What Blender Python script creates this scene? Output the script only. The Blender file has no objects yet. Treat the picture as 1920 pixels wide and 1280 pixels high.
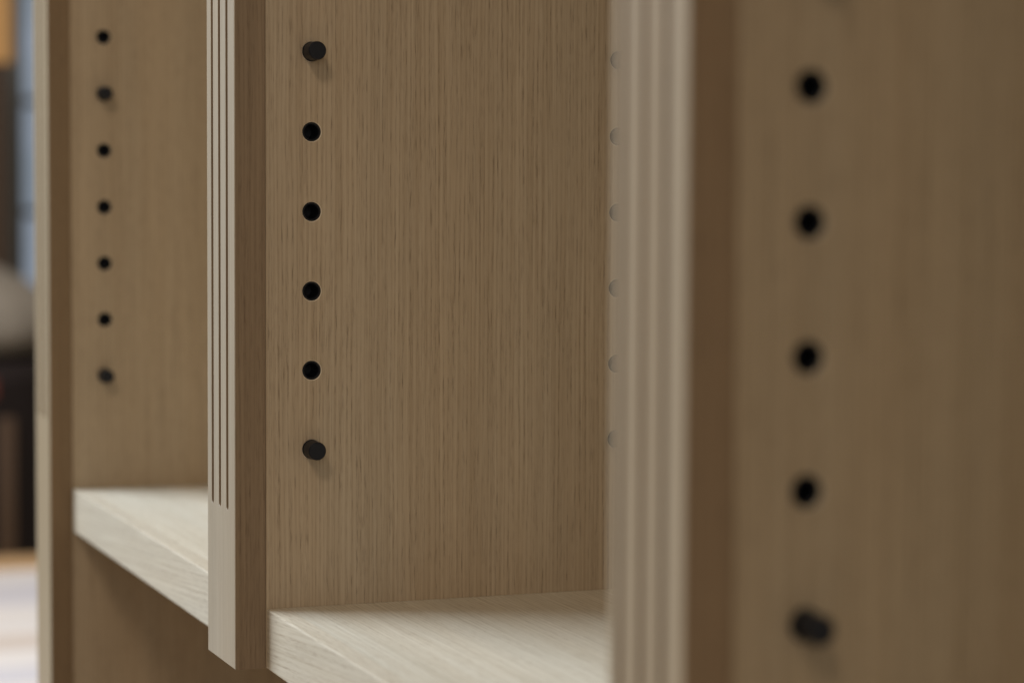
import bpy, bmesh, math, random
from mathutils import Vector, Matrix
from mathutils.geometry import delaunay_2d_cdt

random.seed(7)
S = bpy.context.scene
COL = S.collection
R = math.radians

# ------------------------------------------------------------------ camera
cam_d = bpy.data.cameras.new('camera')
cam = bpy.data.objects.new('camera', cam_d)
COL.objects.link(cam)
FW = Vector((-0.93198363, 0.35763155, -0.05921313))
RT = Vector((0.35797577, 0.93371721, 0.00505254))
UP = Vector((-0.05709527, 0.01648799, 0.99823258))
CP = Vector((0.92168, -0.23538, 0.10081))
cam.matrix_world = Matrix(((RT.x, UP.x, -FW.x, CP.x), (RT.y, UP.y, -FW.y, CP.y),
                           (RT.z, UP.z, -FW.z, CP.z), (0, 0, 0, 1)))
cam_d.sensor_width = 36.0
cam_d.lens = 4445.9 / 1920 * 36
cam_d.clip_start = 0.01
cam_d.clip_end = 100
cam_d.dof.use_dof = True
cam_d.dof.focus_distance = 0.962
cam_d.dof.aperture_fstop = 7.4
S.camera = cam

# ------------------------------------------------------------------ light
W = bpy.data.worlds.new('World')
S.world = W
W.use_nodes = True
bg = W.node_tree.nodes['Background']
bg.inputs[0].default_value = (1.0, 0.86, 0.70, 1)
bg.inputs[1].default_value = 0.125


def area(name, loc, target, sx, sy, power, col):
    d = bpy.data.lights.new(name, 'AREA')
    d.shape = 'RECTANGLE'
    d.size, d.size_y = sx, sy
    d.energy = power
    d.color = col
    o = bpy.data.objects.new(name, d)
    COL.objects.link(o)
    o.location = loc
    o.rotation_euler = (Vector(target) - Vector(loc)).to_track_quat('-Z', 'Y').to_euler()
    return o


area('ceiling_lamp', (2.55, -1.63, 2.9), (0, 0.08, 0.06), 0.75, 0.75, 40, (1.0, 0.87, 0.74))
area('window_daylight', (-1.4, -1.6, 1.75), (0, 0.05, 0.0), 1.7, 1.3, 166, (0.72, 0.84, 1.0))
area('side_fill', (3.2, -1.0, 0.6), (0, 0.05, 0.0), 1.8, 1.6, 16, (0.96, 0.96, 1.0))  # added fill, no known source; makes the uprights fall off with depth
area('bench_fill', (-2.4, 0.1, 1.35), (-2.4, 0.35, -0.5), 0.6, 0.6, 34, (1.0, 0.93, 0.88))  # unseen light added to brighten the bench

S.view_settings.view_transform = 'Standard'
S.view_settings.look = 'None'
S.view_settings.exposure = 0
S.view_settings.gamma = 1
S.render.engine = 'CYCLES'
S.render.resolution_x, S.render.resolution_y = 1024, 682


# ------------------------------------------------------------------ materials
def new_mat(name):
    m = bpy.data.materials.new(name)
    m.use_nodes = True
    nt = m.node_tree
    return m, nt, nt.nodes, nt.links, nt.nodes['Principled BSDF']


def wood(name, pale, mid, pore, axis, tilt=0.0, pore_amt=0.6, streak=1.0, ring=500.0, rough=0.42, spec=0.35):
    """procedural oak: bands, fibre streaks and short open pores along the given axis"""
    m, nt, N, L, B = new_mat(name)
    tc = N.new('ShaderNodeTexCoord')
    oi = N.new('ShaderNodeObjectInfo')
    off = N.new('ShaderNodeVectorMath'); off.operation = 'SCALE'
    comb = N.new('ShaderNodeCombineXYZ')
    for i in range(3):
        L.new(oi.outputs['Random'], comb.inputs[i])
    L.new(comb.outputs[0], off.inputs[0]); off.inputs['Scale'].default_value = 3.7
    add = N.new('ShaderNodeVectorMath'); add.operation = 'ADD'
    L.new(tc.outputs['Object'], add.inputs[0]); L.new(off.outputs[0], add.inputs[1])
    # slow waviness so the lines are not ruler-straight
    wv = N.new('ShaderNodeTexNoise'); wv.inputs['Scale'].default_value = 7.0
    wv.inputs['Detail'].default_value = 2
    L.new(add.outputs[0], wv.inputs['Vector'])
    ws = N.new('ShaderNodeVectorMath'); ws.operation = 'MULTIPLY_ADD'
    L.new(wv.outputs['Color'], ws.inputs[0])
    ws.inputs[1].default_value = (0.0014, 0.0014, 0.0014)
    L.new(add.outputs[0], ws.inputs[2])
    rot = N.new('ShaderNodeMapping')
    rot.inputs['Rotation'].default_value = (0, tilt, 0)
    L.new(ws.outputs[0], rot.inputs['Vector'])

    def noise(across, along, detail, rough_=0.5):
        mp = N.new('ShaderNodeVectorMath'); mp.operation = 'MULTIPLY'
        sc = [across, across, across]
        sc[axis] = along
        mp.inputs[1].default_value = sc
        L.new(rot.outputs[0], mp.inputs[0])
        n = N.new('ShaderNodeTexNoise')
        n.inputs['Scale'].default_value = 1.0
        n.inputs['Detail'].default_value = detail
        n.inputs['Roughness'].default_value = rough_
        L.new(mp.outputs[0], n.inputs['Vector'])
        return n.outputs['Fac']

    def ramp(src, a, b):
        r = N.new('ShaderNodeMapRange')
        r.inputs['From Min'].default_value = a
        r.inputs['From Max'].default_value = b
        L.new(src, r.inputs['Value'])
        return r.outputs['Result']

    def math_(op, a, b):
        x = N.new('ShaderNodeMath'); x.operation = op
        for i, v in enumerate((a, b)):
            if isinstance(v, float):
                x.inputs[i].default_value = v
            else:
                L.new(v, x.inputs[i])
        return x.outputs[0]

    band = ramp(noise(55, 1.2, 2), 0.3, 0.7)
    fibre = ramp(noise(820, 6, 2, 0.6), 0.3, 0.70)
    fine = ramp(noise(1900, 60, 2), 0.3, 0.7)
    # growth rings seen edge-on: an almost regular 2 mm rhythm, wandering slightly
    sep = N.new('ShaderNodeSeparateXYZ')
    L.new(rot.outputs[0], sep.inputs[0])
    ac = [sep.outputs[i] for i in range(3) if i != axis]
    ph = math_('MULTIPLY', math_('ADD', ac[0], ac[1]), 2 * math.pi * ring)
    ph = math_('ADD', ph, math_('MULTIPLY', noise(70, 3.0, 2), 24.0))
    rings = ramp(math_('SINE', ph, 0.0), -0.2, 1.0)
    a = math_('MULTIPLY', band, 0.26)
    b = math_('ADD', math_('MULTIPLY', fibre, 0.42 * streak), math_('MULTIPLY', rings, 0.15 * streak))
    c = math_('MULTIPLY', fine, 0.25)
    s = math_('ADD', math_('ADD', a, b), c)
    mix = N.new('ShaderNodeMix'); mix.data_type = 'RGBA'
    L.new(s, mix.inputs['Factor'])
    mix.inputs['A'].default_value = (*pale, 1)
    mix.inputs['B'].default_value = (*mid, 1)
    hue = N.new('ShaderNodeMix'); hue.data_type = 'RGBA'
    L.new(ramp(noise(28, 3.0, 3), 0.32, 0.68), hue.inputs['Factor'])
    hue.inputs['A'].default_value = (1.01, 0.985, 0.95, 1)
    hue.inputs['B'].default_value = (0.985, 1.0, 1.01, 1)
    blot = N.new('ShaderNodeMix'); blot.data_type = 'RGBA'; blot.blend_type = 'MULTIPLY'
    blot.inputs['Factor'].default_value = 1.0
    L.new(mix.outputs['Result'], blot.inputs['A']); L.new(hue.outputs['Result'], blot.inputs['B'])
    mix = blot
    # pores: short dashes lined up along the darker fibres
    rows = math_('ADD', math_('MULTIPLY', rings, 0.45), math_('MULTIPLY', ramp(noise(900, 14, 2), 0.45, 0.60), 0.62))
    dash = math_('ADD', math_('MULTIPLY', ramp(noise(1700, 130, 3, 0.6), 0.47, 0.68), 0.85), 0.15)
    pr = math_('MULTIPLY', math_('MULTIPLY', rows, dash), pore_amt)
    mix2 = N.new('ShaderNodeMix'); mix2.data_type = 'RGBA'
    L.new(pr, mix2.inputs['Factor'])
    L.new(mix.outputs['Result'], mix2.inputs['A'])
    mix2.inputs['B'].default_value = (*pore, 1)
    tint = N.new('ShaderNodeMix'); tint.data_type = 'RGBA'; tint.blend_type = 'MULTIPLY'
    tint.inputs['Factor'].default_value = 1.0
    L.new(mix2.outputs['Result'], tint.inputs['A'])
    L.new(oi.outputs['Color'], tint.inputs['B'])      # own tone per board; the near right panel's also paints in shade
    L.new(tint.outputs['Result'], B.inputs['Base Color'])
    B.inputs['Roughness'].default_value = rough
    B.inputs['Specular IOR Level'].default_value = spec
    bump = N.new('ShaderNodeBump')
    bump.inputs['Strength'].default_value = 0.12
    bump.inputs['Distance'].default_value = 0.0003
    h = math_('SUBTRACT', math_('MULTIPLY', fine, 0.3), pr)
    L.new(h, bump.inputs['Height'])
    L.new(bump.outputs[0], B.inputs['Normal'])
    return m


OAK = dict(pale=(0.465, 0.367, 0.248), mid=(0.310, 0.226, 0.136), pore=(0.10, 0.06, 0.028))
m_panel = wood('oak_veneer_upright', axis=2, **OAK)
m_face = wood('pale_oak_front', (0.395, 0.320, 0.225), (0.29, 0.228, 0.153), (0.2, 0.14, 0.09), 2, pore_amt=0.3, streak=1.0)
m_stile_side = wood('brown_oak_sides', (0.255, 0.180, 0.109), (0.182, 0.125, 0.073), (0.06, 0.033, 0.017), 2, pore_amt=0.5, rough=0.6, spec=0.2)
m_rim = wood('oak_rim_glint', (0.64, 0.54, 0.40), (0.55, 0.45, 0.32), (0.4, 0.3, 0.2), 2, pore_amt=0.1)  # paler colour paints in the light caught on the hole chamfers
m_shelf = wood('oak_veneer_lengthwise', (0.63, 0.565, 0.445), (0.42, 0.352, 0.245), (0.25, 0.17, 0.095), 0, pore_amt=0.6, streak=0.9, rough=0.5, spec=0.6)
m_band = wood('oak_edge_band', (0.58, 0.505, 0.385), (0.43, 0.36, 0.255), (0.2, 0.13, 0.08), 0, tilt=R(4), pore_amt=0.55, streak=0.9, ring=430.0)


def plain(name, col, rough=0.5, var=0.15, scale=30, spec=0.5, metallic=0.0):
    m, nt, N, L, B = new_mat(name)
    tc = N.new('ShaderNodeTexCoord')
    n = N.new('ShaderNodeTexNoise'); n.inputs['Scale'].default_value = scale; n.inputs['Detail'].default_value = 4
    L.new(tc.outputs['Object'], n.inputs['Vector'])
    mix = N.new('ShaderNodeMix'); mix.data_type = 'RGBA'
    L.new(n.outputs['Fac'], mix.inputs['Factor'])
    mix.inputs['A'].default_value = (*[c * (1 - var) for c in col], 1)
    mix.inputs['B'].default_value = (*[min(1, c * (1 + var)) for c in col], 1)
    L.new(mix.outputs['Result'], B.inputs['Base Color'])
    B.inputs['Roughness'].default_value = rough
    B.inputs['Specular IOR Level'].default_value = spec
    B.inputs['Metallic'].default_value = metallic
    return m


m_sleeve = plain('black_sleeve_plastic', (0.003, 0.0034, 0.005), 0.4, 0.2, 800, spec=0.28)
m_pin = plain('black_pin_plastic', (0.007, 0.0075, 0.010), 0.42, 0.25, 900, spec=0.25)


# ------------------------------------------------------------------ mesh helpers
def link(name, bm, mats, parent=None, smooth=False):
    bmesh.ops.recalc_face_normals(bm, faces=bm.faces[:])
    me = bpy.data.meshes.new(name)
    bm.to_mesh(me); bm.free()
    if not isinstance(mats, (list, tuple)):
        mats = [mats]
    for m in mats:
        me.materials.append(m)
    if smooth:
        for p in me.polygons:
            p.use_smooth = True
    o = bpy.data.objects.new(name, me)
    COL.objects.link(o)
    if parent:
        o.parent = parent
    return o


def tag(o, label=None, cat=None, group=None, kind=None):
    for k, v in (('label', label), ('category', cat), ('group', group), ('kind', kind)):
        if v:
            o[k] = v
    return o


def empty(name, loc=(0, 0, 0)):
    o = bpy.data.objects.new(name, None)
    COL.objects.link(o)
    o.location = loc
    o.empty_display_size = 0.05
    return o


def add_box(bm, x0, x1, y0, y1, z0, z1, bevel=0.0, seg=2, front_only=False):
    vs = [bm.verts.new((x, y, z)) for x in (x0, x1) for y in (y0, y1) for z in (z0, z1)]
    q = [(0, 1, 3, 2), (4, 6, 7, 5), (0, 4, 5, 1), (2, 3, 7, 6), (0, 2, 6, 4), (1, 5, 7, 3)]
    fs = [bm.faces.new([vs[i] for i in f]) for f in q]
    if bevel:
        es = list({e for f in fs for e in f.edges})
        if front_only:      # ease only the long arrises of the front face
            es = [e for e in es if all(abs(v.co.y - y0) < 1e-7 for v in e.verts) and abs(e.verts[0].co.x - e.verts[1].co.x) > 1e-6]
        bmesh.ops.bevel(bm, geom=es, offset=bevel, segments=seg, affect='EDGES', profile=0.6)


def box(name, dims, mat, parent=None, bevel=0.0, seg=2, front_only=False):
    bm = bmesh.new()
    add_box(bm, *dims, bevel=bevel, seg=seg, front_only=front_only)
    return link(name, bm, mat, parent)


def add_lathe(bm, prof, n=32, axis='X', off=(0, 0, 0), cap=True):
    """prof: (along, radius) list"""
    rings = []
    for a, r in prof:
        ring = []
        for i in range(n):
            t = 2 * math.pi * i / n
            c, s = r * math.cos(t), r * math.sin(t)
            p = {'X': (a, c, s), 'Z': (c, s, a), 'Y': (c, a, s)}[axis]
            ring.append(bm.verts.new((p[0] + off[0], p[1] + off[1], p[2] + off[2])))
        rings.append(ring)
    for k in range(len(rings) - 1):
        for i in range(n):
            bm.faces.new((rings[k][i], rings[k][(i + 1) % n], rings[k + 1][(i + 1) % n], rings[k + 1][i]))
    if cap:
        bm.faces.new(rings[0]); bm.faces.new(rings[-1])


def milled_board(u0, u1, v0, v1, thick, edge, cuts, to3d, front_mat=0, side_mat=0, rim_mat=0):
    """a board whose face (depth 0) has real cut-outs: cuts = [(outline, chamfer outline, depth)];
    the arris all round the face is eased by `edge`"""
    bm = bmesh.new()
    pts, edges, faces = [], [], []
    rect = [(u0 + edge, v0 + edge), (u1 - edge, v0 + edge), (u1 - edge, v1 - edge), (u0 + edge, v1 - edge)]

    def loop(l):
        b = len(pts)
        pts.extend(Vector(p) for p in l)
        edges.extend((b + i, b + (i + 1) % len(l)) for i in range(len(l)))
        return b
    loop(rect)
    for outl, ch, depth, cd in cuts:
        loop(ch)
    vc, ec, fc, ov, oe, of = delaunay_2d_cdt(pts, edges, [], 1, 1e-7)

    def inside(p, poly):
        c = False
        for i in range(len(poly)):
            a, b = poly[i], poly[i - 1]
            if (a[1] > p[1]) != (b[1] > p[1]) and p[0] < (b[0] - a[0]) * (p[1] - a[1]) / (b[1] - a[1]) + a[0]:
                c = not c
        return c
    boxes = [(min(p[0] for p in c[1]), max(p[0] for p in c[1]), min(p[1] for p in c[1]), max(p[1] for p in c[1])) for c in cuts]
    bv = [bm.verts.new(to3d(v.x, v.y, 0)) for v in vc]
    for f in fc:
        cx = sum(vc[i].x for i in f) / len(f); cy = sum(vc[i].y for i in f) / len(f)
        hole = False
        for b, c in zip(boxes, cuts):
            if b[0] < cx < b[1] and b[2] < cy < b[3] and inside((cx, cy), c[1]):
                hole = True; break
        if not hole:
            bm.faces.new([bv[i] for i in f]).material_index = front_mat

    def ring(l, d):
        return [bm.verts.new(to3d(p[0], p[1], d)) for p in l]

    def bridge(a, b, mi):
        for i in range(len(a)):
            j = (i + 1) % len(a)
            bm.faces.new((a[i], a[j], b[j], b[i])).material_index = mi
    for outl, ch, depth, cd in cuts:
        r0 = ring(ch, 0); r1 = ring(outl, cd); r2 = ring(outl, depth)
        bridge(r0, r1, rim_mat); bridge(r1, r2, side_mat)
        bm.faces.new(r2).material_index = side_mat
    a = ring(rect, 0)
    full = [(u0, v0), (u1, v0), (u1, v1), (u0, v1)]
    b = ring(full, edge); c = ring(full, thick)
    bridge(a, b, front_mat); bridge(b, c, side_mat)
    bm.faces.new(c).material_index = side_mat
    bmesh.ops.remove_doubles(bm, verts=bm.verts[:], dist=1e-7)
    return bm


def circle(cu, cv, r, n=36):
    return [(cu + r * math.cos(2 * math.pi * i / n), cv + r * math.sin(2 * math.pi * i / n)) for i in range(n)]


def stadium(cu, w, v0, v1, n=10):
    r = w / 2
    o = []
    for i in range(n + 1):
        t = math.pi + math.pi * i / n
        o.append((cu + r * math.cos(t), v0 + r + r * math.sin(t)))
    for i in range(n + 1):
        t = math.pi * i / n
        o.append((cu + r * math.cos(t), v1 - r + r * math.sin(t)))
    return o


# ------------------------------------------------------------------ the bookcase
BAY = 0.42237           # panel spacing
YH, YR = 0.03166, 0.16608    # front and rear hole rows behind the stile face
T = 0.0126              # stile thickness
DEPTH = 0.200
ZB, ZT = -0.08835, -0.06413  # shelf underside and top
FLOOR, TOP = -1.42, 0.56
PITCH = 0.032
HOLE_R = 0.00388
ROWS = range(0, 8)

case = tag(empty('bookcase', (0, 0, FLOOR)),
           'pale oak bookcase with fluted stiles and rows of black shelf pin holes', 'bookcase')


def bc(o):               # parent to the bookcase keeping world place
    o.parent = case
    o.matrix_parent_inverse = Matrix.Translation((0, 0, -FLOOR))
    return o


sleeve_me = None


def make_panel(x, z0, hr=HOLE_R):
    cuts = []
    for y in (YH, YR):
        for k in ROWS:
            cuts.append((circle(y, k * PITCH, hr), circle(y, k * PITCH, hr + 0.0003), 0.0125, 0.0003))
    bm = milled_board(T + 0.0001, DEPTH, z0, TOP - 0.02, 0.043, 0.0004, cuts, lambda u, v, d: (x - d, u, v), 0, 0, 1)
    return bc(link('side_panel', bm, [m_panel, m_rim]))


def make_sleeve_mesh():
    bm = bmesh.new()
    ro, ri = 0.00385, 0.0029
    prof = [(-0.0122, ro), (-0.0004, ro), (-0.00025, ro - 0.00015), (-0.00025, ri + 0.0003), (-0.0006, ri), (-0.0115, ri)]
    add_lathe(bm, prof, 32, 'X')
    return bm


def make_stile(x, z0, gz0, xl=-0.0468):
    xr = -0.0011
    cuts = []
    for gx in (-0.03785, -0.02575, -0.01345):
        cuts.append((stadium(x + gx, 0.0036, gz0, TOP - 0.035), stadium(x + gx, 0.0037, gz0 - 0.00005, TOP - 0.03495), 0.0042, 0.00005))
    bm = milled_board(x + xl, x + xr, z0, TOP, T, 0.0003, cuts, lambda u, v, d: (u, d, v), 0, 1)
    return bc(link('fluted_stile', bm, [m_face, m_stile_side]))  # pale on the front face, browner on sides and grooves


panels = []
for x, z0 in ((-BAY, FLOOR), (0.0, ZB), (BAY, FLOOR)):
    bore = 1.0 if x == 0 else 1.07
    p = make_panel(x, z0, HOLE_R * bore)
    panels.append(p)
    p.color = {-BAY: (0.97, 0.95, 0.91, 1), 0.0: (1, 1, 1, 1), BAY: (0.76, 0.74, 0.69, 1)}[x]  # near right panel darkened to stand in for lens falloff and shade
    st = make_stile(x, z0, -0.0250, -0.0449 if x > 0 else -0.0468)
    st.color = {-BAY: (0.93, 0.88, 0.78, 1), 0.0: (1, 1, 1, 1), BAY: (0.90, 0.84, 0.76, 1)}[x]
    for y in (YH, YR):
        for k in ROWS:
            if sleeve_me is None:
                s = link('hole_sleeve', make_sleeve_mesh(), m_sleeve, smooth=False)
                sleeve_me = s.data
            else:
                s = bpy.data.objects.new('hole_sleeve', sleeve_me)
                COL.objects.link(s)
            s.parent = p
            s.location = (x, y, k * PITCH)
            s.scale = (1, bore, bore)

# the next upright to the right, just outside the photograph, closes the near bay
bc(box('side_panel', (2 * BAY - 0.043, 2 * BAY, T + 0.0001, DEPTH, FLOOR, TOP - 0.02), m_panel, None, 0.0004, 1))
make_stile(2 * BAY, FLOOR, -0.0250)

for x0, x1 in ((-BAY, -0.0431), (0.0, BAY - 0.0431), (BAY, 2 * BAY - 0.0431)):
    sh = bc(box('shelf', (x0 + 0.0003, x1, T + 0.0082, DEPTH, ZB, ZT), m_shelf))
    bd = box('edge_band', (x0 + 0.0003, x1, T + 0.0002, T + 0.00815, ZB - 0.00001, ZT + 0.00001), m_band, sh, 0.0007, 2, True)
bc(box('back_panel', (-BAY - 0.043, 2 * BAY, DEPTH + 0.0002, DEPTH + 0.0062, ZB, TOP - 0.0202), m_panel))
bc(box('top_board', (-BAY - 0.06, 2 * BAY + 0.02, -0.012, DEPTH + 0.01, TOP + 0.0002, TOP + 0.024), m_shelf, None, 0.002))


# shelf pins: held in the sleeves, each a thing of its own
def make_pin():
    bm = bmesh.new()
    r = 0.0037
    prof = [(-0.0095, 0.0024), (-0.0002, 0.0024), (-0.0002, r - 0.0002), (0.0, r), (0.0078, r), (0.0082, r - 0.0001), (0.0085, r - 0.0004)]
    add_lathe(bm, prof, 40, 'X')
    o = link('shelf_pin', bm, m_pin)
    me = o.data
    for p_ in me.polygons:
        p_.use_smooth = len(p_.vertices) == 4
    me.set_sharp_from_angle(angle=R(25))
    return o


pin0 = make_pin()
pins = [
    (0, YH, 5, 'sharp black shelf pin, upper one in the front hole row of the middle oak panel'),
    (0, YH, 0, 'sharp black shelf pin, lower one in the front hole row of the middle oak panel'),
    (0, YR, 5, 'black shelf pin half hidden by the big blurred stile, upper one of two'),
    (0, YR, 0, 'black shelf pin half hidden by the big blurred stile, lower one of two'),
    (-BAY, YH, 5, 'small blurred black shelf pin, upper one on the far left panel'),
    (-BAY, YH, 0, 'small blurred black shelf pin, lower one on the far left panel'),
    (BAY, YH, 5, 'large blurred black shelf pin at the top edge of the near right panel'),
    (BAY, YH, 0, 'large blurred black shelf pin at the bottom right on the near panel'),
]
for i, (x, y, k, lab) in enumerate(pins):
    o = pin0 if i == 0 else pin0.copy()
    if i:
        COL.objects.link(o)
    o.location = (x, y, k * PITCH)
    o.rotation_euler = (0.7 * i, 0, 0)
    tag(o, lab, 'shelf pin', 'black pins in the shelf holes')

# ------------------------------------------------------------------ the workshop behind, at the left
m_floor = plain('brown_workshop_floor', (0.42, 0.29, 0.17), 0.8, 0.2, 6)
m_wall = plain('grey_plaster', (0.30, 0.31, 0.33), 0.9, 0.08, 4)
m_bench = [wood('pale_bench_wood_%s' % n, c, tuple(v * 0.82 for v in c), tuple(v * 0.5 for v in c), 1, pore_amt=0.2)
           for n, c in (('grey', (0.50, 0.47, 0.47)), ('white', (0.60, 0.55, 0.50)), ('tan', (0.50, 0.42, 0.35)))]
m_rail = wood('orange_bench_wood', (0.46, 0.29, 0.14), (0.37, 0.22, 0.10), (0.2, 0.1, 0.04), 1, pore_amt=0.3)
m_cab = wood('dark_brown_cabinet_wood', (0.085, 0.05, 0.028), (0.06, 0.034, 0.018), (0.02, 0.01, 0.006), 2, pore_amt=0.3)
m_card = plain('orange_cardboard', (0.62, 0.34, 0.12), 0.8, 0.08, 12)
m_black = plain('black_machine_paint', (0.016, 0.011, 0.010), 0.5, 0.2, 20, spec=0.3)
m_bag = plain('grey_bag_cloth', (0.21, 0.18, 0.14), 0.95, 0.3, 9, spec=0.1)
m_red = plain('red_switch_plastic', (0.11, 0.02, 0.01), 0.4, 0.1, 40)
m_frame = plain('grey_window_paint', (0.26, 0.28, 0.28), 0.6, 0.08, 20)

tag(box('floor', (-6.2, 2.5, -3.2, 2.6, FLOOR - 0.05, FLOOR), m_floor), kind='structure')
tag(box('wall', (-6.15, -6.05, -3.2, 2.6, FLOOR + 0.002, 1.9), m_wall), kind='structure')

m_pane, nt, N, L, B = new_mat('daylit_frosted_glass')
tc = N.new('ShaderNodeTexCoord')
nz = N.new('ShaderNodeTexNoise'); nz.inputs['Scale'].default_value = 5
L.new(tc.outputs['Object'], nz.inputs['Vector'])
cr = N.new('ShaderNodeMix'); cr.data_type = 'RGBA'
L.new(nz.outputs['Fac'], cr.inputs['Factor'])
cr.inputs['A'].default_value = (0.19, 0.24, 0.28, 1)
cr.inputs['B'].default_value = (0.38, 0.44, 0.55, 1)
B.inputs['Base Color'].default_value = (0.1, 0.11, 0.12, 1)
B.inputs['Roughness'].default_value = 0.4
L.new(cr.outputs['Result'], B.inputs['Emission Color'])
B.inputs['Emission Strength'].default_value = 0.75

# window: jamb from y=.83, panes beyond; bars across
win = tag(empty('window', (-6.05, 1.425, -0.3)), 'blurred grey framed window with bluish panes at the left edge', 'window')
WX = 0.0
bm = bmesh.new()
add_box(bm, 0.002, 0.06, -0.58, -0.52, -0.4, 1.5)
add_box(bm, 0.002, 0.06, 0.52, 0.58, -0.4, 1.5)
add_box(bm, 0.002, 0.06, -0.519, 0.519, 1.44, 1.5)
add_box(bm, 0.002, 0.06, -0.519, 0.519, -0.4, -0.34)
link('frame', bm, m_frame, win)
zs = [-0.34, 0.02, 0.36, 0.68, 1.06, 1.44]
for zb in zs[1:-1]:
    box('glazing_bar', (0.004, 0.045, -0.519, 0.519, zb - 0.009, zb + 0.009), m_frame, win)
for a, b in zip(zs[:-1], zs[1:]):
    box('pane', (0.010, 0.016, -0.519, 0.519, a + 0.010, b - 0.010), m_pane, win)

# dark cabinet and the orange box on it
cab = tag(empty('cabinet', (-4.62, 0.1, FLOOR)), 'dark brown cabinet standing before the window, blurred at the left edge', 'cabinet')
H = 0.395 - FLOOR
box('carcass', (-0.27, 0.25, -0.5, 0.5, 0.002, H), m_cab, cab, 0.004)
for s in (-1, 1):
    d = box('door', (0.2505, 0.272, -0.497 if s < 0 else 0.003, -0.003 if s < 0 else 0.497, 0.08, H - 0.01), m_cab, cab, 0.003)
    box('handle', (0.2725, 0.295, s * 0.05 - 0.008, s * 0.05 + 0.008, 0.9, 1.05), m_black, d, 0.003)
bx = tag(empty('cardboard_box', (-4.62, 0.1, 0.3952)), 'orange tan cardboard box on top of the dark brown cabinet', 'box')
box('carton', (-0.25, 0.262, -0.42, 0.512, 0.001, 0.34), m_card, bx, 0.004)
box('flap', (-0.245, 0.0, -0.415, 0.505, 0.3405, 0.345), m_card, bx)
box('flap', (0.002, 0.257, -0.415, 0.505, 0.3405, 0.345), m_card, bx)

# dark machine with a pale bag
mc = tag(empty('dust_extractor', (-3.72, 0.30, FLOOR)), 'black machine with a rounded pale grey bag on top and a red switch', 'machine')
bm = bmesh.new()
add_lathe(bm, [(0.1, 0.30), (0.12, 0.315), (1.19, 0.315), (1.22, 0.30)], 40, 'Z')
link('drum', bm, m_black, mc)
bm = bmesh.new()
prof = [(1.221, 0.26), (1.25, 0.305), (1.28, 0.30), (1.32, 0.275), (1.37, 0.215), (1.41, 0.13), (1.43, 0.05)]
add_lathe(bm, prof, 40, 'Z')
for v in bm.verts:
    a = math.atan2(v.co.y, v.co.x)
    k = 1 + 0.035 * math.sin(5 * a + 1) + 0.02 * math.sin(11 * a)
    v.co.x *= k; v.co.y *= k
link('filter_bag', bm, m_bag, mc, smooth=True)
box('switch', (0.255, 0.30, 0.09, 0.13, 1.155, 1.195), m_red, mc, 0.006)
box('data_plate', (0.262, 0.285, 0.06, 0.165, 0.86, 1.12), m_cab, mc, 0.004)
for a in (45, 135, 225, 315):
    bm = bmesh.new()
    cx, cy = 0.24 * math.cos(R(a)), 0.24 * math.sin(R(a))
    add_lathe(bm, [(-0.02, 0.04), (-0.02, 0.05), (0.02, 0.05), (0.02, 0.04)], 24, 'Y', (cx, cy, 0.05))
    link('castor', bm, m_black, mc)

# workbench
be = tag(empty('workbench', (-2.35, 0.4, FLOOR)), 'pale workbench with an orange wooden rail along its far edge', 'workbench')
BH = -0.522 - FLOOR
xx = -0.72
k = 0
tones = [1, 0, 0, 1, 1, 2, 1, 0, 1, 2, 1, 1]
while xx < 0.7:
    w = 0.118
    box('board', (xx, xx + w - 0.002, -0.75, 0.9, BH - 0.04, BH - 0.001 * (k % 2)), m_bench[tones[k % 12]], be, 0.002, 1)
    xx += w; k += 1
box('rear_rail', (-0.80, -0.7215, -0.75, 0.9, BH - 0.06, BH + 0.012), m_rail, be, 0.004)
for sx in (-0.62, 0.56):
    for sy in (-0.66, 0.78):
        box('leg', (sx - 0.04, sx + 0.04, sy - 0.04, sy + 0.04, 0.002, BH - 0.0405), m_rail, be, 0.003)
for sy in (-0.66, 0.78):
    box('stretcher', (-0.579, 0.519, sy - 0.02, sy + 0.02, 0.2, 0.28), m_rail, be, 0.003)
